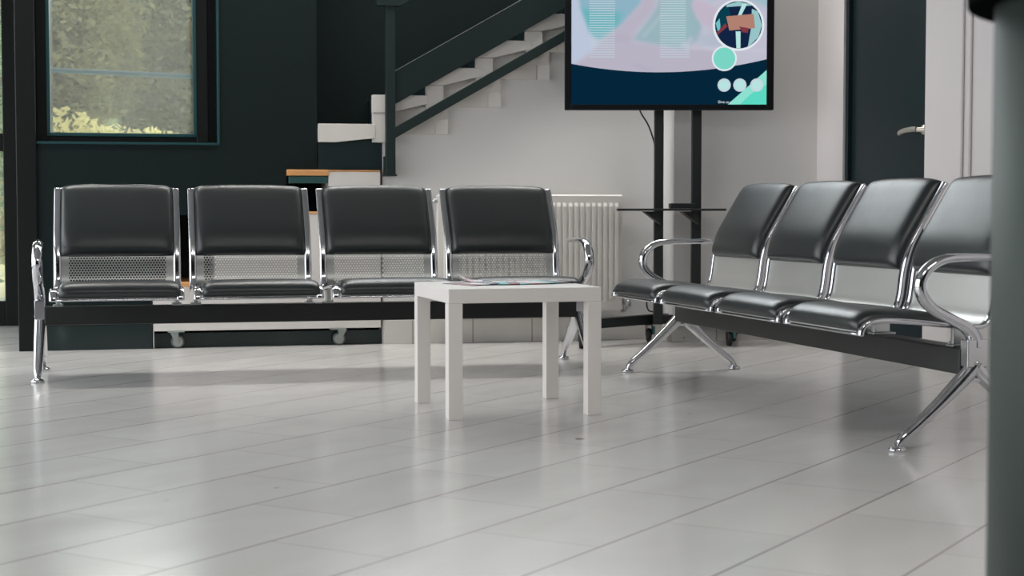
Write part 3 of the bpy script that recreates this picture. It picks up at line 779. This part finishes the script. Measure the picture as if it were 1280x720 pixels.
ST = empty('tv_stand', (0.89, 8.62, 0), 0, 'black wheeled stand with two posts and a shelf carrying the television', 'stand')
def stx(x): return x - 0.89
for x0, x1 in ((0.764, 0.813), (0.965, 1.016)):
    bm = bmesh.new(); box(bm, stx(x0), stx(x1), -0.02, 0.03, 0.10, 1.75)
    post = link('post', bm, M_stand, ST, bevel=0.003)
    bm = bmesh.new(); prism_xz(bm, [(stx(x0) - 0.068, 0.709), (stx(x0) + 0.02, 0.709), (stx(x0) + 0.02, 0.64), (stx(x0) - 0.004, 0.660)], -0.19, 0.0)
    link('shelf_bracket', bm, M_stand, post)
    bm = bmesh.new()
    box(bm, stx((x0 + x1) / 2) - 0.004, stx((x0 + x1) / 2) + 0.004, -0.0212, -0.02, 0.20, 0.66)
    link('groove', bm, M_rubber, post)
bm = bmesh.new()
prism_xy(bm, [(stx(0.548), -0.27), (stx(1.118), -0.27), (stx(1.135), -0.02), (stx(0.56), -0.02)], 0.712, 0.724)
link('shelf', bm, M_stand, ST, bevel=0.003)
bm = bmesh.new(); box(bm, -0.32, 0.32, -0.034, -0.02, 1.45, 1.50); box(bm, -0.32, 0.32, -0.034, -0.02, 1.65, 1.70)
link('mount', bm, M_stand, ST)
def bar(name, a, b, w, z0, z1):
    bm = bmesh.new(); a = Vector((stx(a[0]), a[1] - 8.62, 0)); b = Vector((stx(b[0]), b[1] - 8.62, 0)); d = (b - a).normalized(); n = Vector((-d.y, d.x, 0)) * w / 2
    prism_xy(bm, [(p.x, p.y) for p in (a + n, a - n, b - n, b + n)], z0, z1)
    return link(name, bm, M_stand, ST, bevel=0.003)
bar('foot', (0.34, 8.25), (0.84, 8.76), 0.05, 0.098, 0.150)
bar('foot', (1.14, 8.38), (1.215, 8.76), 0.05, 0.098, 0.150)
bar('cross_bar', (0.76, 8.66), (1.215, 8.66), 0.05, 0.100, 0.148)
M_teal2 = mat('teal_caster_brake', rgb(70, 135, 135), 0.4)
for (x, y) in ((0.36, 8.26), (0.745, 8.69), (1.145, 8.41), (1.21, 8.72)):
    bm = bmesh.new(); lx, ly = stx(x), y - 8.62
    box(bm, lx - 0.022, lx + 0.022, ly - 0.022, ly + 0.022, 0.09, 0.099)
    for s_ in (-0.018, 0.0155): box(bm, lx + s_, lx + s_ + 0.0025, ly - 0.016, ly + 0.016, 0.035, 0.092)
    cs = link('caster', bm, M_stand, ST)
    bm = bmesh.new(); lathe(bm, [(0.032, -0.013), (0.037, -0.009), (0.037, 0.009), (0.032, 0.013)], 24, Matrix.Translation((lx, ly, 0.037)) @ Matrix.Rotation(PI / 2, 4, 'Y'))
    link('wheel', bm, M_rubber, cs)
    bm = bmesh.new(); box(bm, lx + 0.0185, lx + 0.034, ly - 0.012, ly + 0.02, 0.04, 0.085)
    link('brake', bm, M_teal2, cs, bevel=0.003)['label'] = 'teal caster brake'
bm = bmesh.new(); box(bm, 0.835, 0.965, 8.44, 8.55, 0.7245, 0.752)
tag(link('media_box', bm, M_stand, bevel=0.004), 'small flat black box lying on the shelf of the television stand', 'box')
bm = bmesh.new()
sweep(bm, [(0.675, 8.60, 1.30), (0.688, 8.60, 1.24), (0.725, 8.605, 1.18), (0.752, 8.63, 1.12), (0.775, 8.668, 1.03), (0.785, 8.67, 0.8), (0.785, 8.67, 0.5), (0.765, 8.69, 0.28), (0.735, 8.70, 0.22), (0.745, 8.71, 0.17), (0.785, 8.72, 0.16)], (0, 1, 0), [(0.0045, 0.0045)] * 11, 8, 6)
tag(link('power_cable', bm, M_rubber), 'thin black cable hanging from the television down the left stand post', 'cable')

# ------------------------------------------------------------------ reception counter at the right edge
C_ = empty('reception_counter', (1.001, 2.0, 0), 0, 'rounded grey green reception counter with black top at right foreground', 'counter')
def stadium(r, L=1.9, n=40, a=-0.22):
    d = Vector((math.cos(a), math.sin(a))); pts = []
    for k in range(n + 1):
        t = a + PI / 2 + PI * k / n; pts.append((r * math.cos(t), r * math.sin(t)))
    for k in range(n + 1):
        t = a - PI / 2 + PI * k / n; pts.append((d.x * L + r * math.cos(t), d.y * L + r * math.sin(t)))
    return pts
bm = bmesh.new(); prism_xy(bm, stadium(0.386), 0.0, 0.984)
for f in bm.faces: f.smooth = len(f.verts) == 4
link('body', bm, M_counter, C_)
bm = bmesh.new(); prism_xy(bm, stadium(0.42), 0.984, 1.03)
link('top', bm, M_ctop, C_, bevel=0.004)

# ------------------------------------------------------------------ outdoors
def leaf_mat(name, c, tr=0.5):
    m = bpy.data.materials.new(name); m.use_nodes = True
    nt = m.node_tree; nt.nodes.clear(); L = nt.links.new
    o = nt.nodes.new('ShaderNodeOutputMaterial'); d = nt.nodes.new('ShaderNodeBsdfDiffuse'); t = nt.nodes.new('ShaderNodeBsdfTranslucent'); mx = nt.nodes.new('ShaderNodeMixShader')
    nz = nt.nodes.new('ShaderNodeTexNoise'); nz.inputs['Scale'].default_value = 1.7
    tc = nt.nodes.new('ShaderNodeTexCoord'); L(tc.outputs['Object'], nz.inputs['Vector'])
    cr = nt.nodes.new('ShaderNodeValToRGB'); cr.color_ramp.elements[0].position = 0.35; cr.color_ramp.elements[1].position = 0.65
    cr.color_ramp.elements[0].color = tuple(x * 0.65 for x in c[:3]) + (1,); cr.color_ramp.elements[1].color = c
    L(nz.outputs['Fac'], cr.inputs[0]); L(cr.outputs[0], d.inputs[0]); L(cr.outputs[0], t.inputs[0])
    mx.inputs[0].default_value = tr; L(d.outputs[0], mx.inputs[1]); L(t.outputs[0], mx.inputs[2]); L(mx.outputs[0], o.inputs[0])
    return m
def leaves(bm, c, rad, n, size, rnd):
    for _ in range(n):
        while True:
            p = Vector((rnd.uniform(-1, 1), rnd.uniform(-1, 1), rnd.uniform(-1, 1)))
            if 0.25 < p.length < 1: break
        k = 0.8 + 0.2 * math.sin(7 * p.x + 3 * p.z) * math.cos(5 * p.y)
        p = Vector((p.x * rad[0], p.y * rad[1], p.z * rad[2])) * k + Vector(c)
        a = Vector((rnd.gauss(0, 1), rnd.gauss(0, 1), rnd.gauss(0, 0.6))).normalized(); b = a.orthogonal().normalized()
        b = Matrix.Rotation(rnd.uniform(0, 6.28), 3, a) @ b
        s = size * rnd.uniform(0.6, 1.4)
        bm.faces.new([bm.verts.new(q) for q in (p - a * s, p + b * s * 0.42, p + a * s, p - b * s * 0.42)])
def tree(name, label, cat, loc, c, rad, n, size, m, trunk, seed):
    t = empty(name, loc, 0, label, cat)
    bm = bmesh.new(); leaves(bm, c, rad, n, size, random.Random(seed))
    link('foliage', bm, m, t)
    bm = bmesh.new(); rr = random.Random(seed)
    sweep(bm, [(0, 0, 0), (0.05, 0, c[2] * 0.4), (-0.03, 0.03, c[2])], (1, 0, 0), [(trunk, trunk), (trunk * 0.8, trunk * 0.8), (trunk * 0.4, trunk * 0.4)], 8)
    for k in range(5):
        a = rr.uniform(0, 6.28); z = c[2] * rr.uniform(0.5, 0.8)
        sweep(bm, [(0, 0, z), (0.5 * rad[0] * math.cos(a), 0.5 * rad[1] * math.sin(a), z + 0.35 * rad[2]), (0.8 * rad[0] * math.cos(a), 0.8 * rad[1] * math.sin(a), z + 0.6 * rad[2])], (0, 0, 1) if False else (1, 0.3, 0), [(trunk * 0.5, trunk * 0.5), (trunk * 0.3, trunk * 0.3), (trunk * 0.12, trunk * 0.12)], 6)
    link('trunk', bm, M_bark, t)
    return t
ML1 = leaf_mat('leaf_olive', rgb(140, 138, 108)); ML2 = leaf_mat('leaf_grey_green', rgb(132, 134, 112)); ML3 = leaf_mat('leaf_yellow', rgb(225, 216, 160))
tree('tree', 'olive green tree seen through the left half of the window', 'tree', (-4.5, 14.6, 0), (0, 0, 2.3), (1.3, 1.2, 1.7), 30000, 0.042, ML1, 0.10, 3)
tree('tree', 'grey green tree seen through the right half of the window', 'tree', (-3.35, 17.2, 0), (0, 0, 2.5), (1.5, 1.25, 2.0), 30000, 0.045, ML2, 0.11, 4)
tree('shrub', 'sunlit yellowish shrub along the bottom of the window', 'shrub', (-3.35, 12.95, 0), (0, 0, 0.75), (1.5, 0.6, 0.82), 11000, 0.042, ML3, 0.04, 5)
tree('shrub', 'bright green shrub behind the glass entrance door', 'shrub', (-4.15, 11.75, 0), (0, 0, 1.3), (0.6, 0.45, 1.5), 6000, 0.06, leaf_mat('leaf_fresh', rgb(150, 178, 130)), 0.04, 6)
bm = bmesh.new()
sweep(bm, [(-3.25, 10.7, 1.652), (-2.2, 10.75, 1.608), (-1.2, 10.8, 1.566)], (0, 0, 1), [(0.017, 0.015)] * 3, 10)
for x, y, z in ((-3.22, 10.7, 1.65), (-1.25, 10.8, 1.566)): box(bm, x - 0.02, x + 0.02, y - 0.02, y + 0.02, 0, z)
tag(link('outdoor_rail', bm, mat('pale_blue_rail', rgb(84, 124, 134), 0.5)), 'pale blue rail crossing behind the window', 'rail')
bm = bmesh.new(); box(bm, -30, 30, 13, 45, -0.12, -0.005)
struct(link('ground', bm, mat('dry_ground', rgb(176, 168, 130), 0.9, var=0.2, scale=1.5)))
bm = bmesh.new(); box(bm, -14, 6, 21, 21.4, 0, 3.6)
struct(link('wall_garden', bm, mat('garden_wall_green', rgb(104, 112, 86), 0.9, var=0.35, scale=2.2)))

# ------------------------------------------------------------------ light
w = bpy.data.worlds.new('World'); scene.world = w; w.use_nodes = True
nt = w.node_tree; bg = nt.nodes['Background']
tc = nt.nodes.new('ShaderNodeTexCoord'); sp = nt.nodes.new('ShaderNodeSeparateXYZ'); nt.links.new(tc.outputs['Generated'], sp.inputs[0])
mr = nt.nodes.new('ShaderNodeMapRange'); mr.interpolation_type = 'SMOOTHSTEP'
mr.inputs['From Min'].default_value = 0.45; mr.inputs['From Max'].default_value = 0.95; mr.inputs['To Min'].default_value = 3.5; mr.inputs['To Max'].default_value = 11.0
nt.links.new(sp.outputs['Y'], mr.inputs['Value']); nt.links.new(mr.outputs[0], bg.inputs[1])
bg.inputs[0].default_value = (0.94, 0.965, 1.0, 1)
def light(name, kind, loc, rot, energy, col=(1, 1, 1), **k):
    l = bpy.data.lights.new(name, kind); l.energy = energy; l.color = col
    for a, b in k.items(): setattr(l, a, b)
    o = bpy.data.objects.new(name, l); COL.objects.link(o); o.location = loc; o.rotation_euler = rot
    return o
light('sun', 'SUN', (0, -20, 10), (math.radians(48), math.radians(22), 0), 3.2, (1.0, 0.95, 0.85), angle=0.02)
c, s = math.cos(ANG), math.sin(ANG)
def wl(x, y): return (WO[0] + c * x - s * y, WO[1] + s * x + c * y)
for (x, y, e) in ((0.6, -6.6, 34), (2.6, -6.6, 34), (3.0, -0.38, 17), (1.4, -0.38, 17), (-0.3, -0.38, 17)):  # unseen fill lights, added to brighten the front and the floor by the wall
    p = wl(x, y)
    lamp = light('ceiling_fill', 'AREA', (p[0], p[1], CEIL - 0.03), (0, 0, ANG), e, (1.0, 0.97, 0.93), shape='RECTANGLE', size=1.2, size_y=0.6 if y < -2 else 0.25)
    if y > -2: lamp.data.spread = math.radians(110)
# portal on the glazed left side
p = wl(-2.45, -2.15)
po = light('facade_portal', 'AREA', (p[0], p[1], 1.45), (0, math.radians(-90), ANG), 1, shape='RECTANGLE', size=2.6, size_y=8.0)
po.data.cycles.is_portal = True
p = wl(2.8, 0.28)
po = light('added_window_portal', 'AREA', (p[0], p[1], 2.83), (math.radians(-90), 0, ANG), 1, shape='RECTANGLE', size=2.7, size_y=1.5)  # sampling portal of the added stair window
po.data.cycles.is_portal = True

# ------------------------------------------------------------------ camera and view
cam = bpy.data.cameras.new('camera'); co = bpy.data.objects.new('camera', cam); COL.objects.link(co)
cam.sensor_width = 36; cam.lens = 2000 / 1280 * 36
co.location = (0, 0, 0.7236); co.rotation_euler = (PI / 2 - math.atan((360 - 260.79) / 2000), 0, 0)
cam.dof.use_dof = True; cam.dof.focus_distance = 6.6; cam.dof.aperture_fstop = 4.9
scene.camera = co
scene.view_settings.view_transform = 'Standard'; scene.view_settings.look = 'None'
scene.view_settings.exposure = EXPO; scene.view_settings.gamma = 1; scene.view_settings.use_curve_mapping = False
scene.cycles.use_denoising = True
scene.cycles.max_bounces = 8; scene.cycles.diffuse_bounces = 4; scene.cycles.transparent_max_bounces = 16
scene.cycles.sample_clamp_indirect = 6
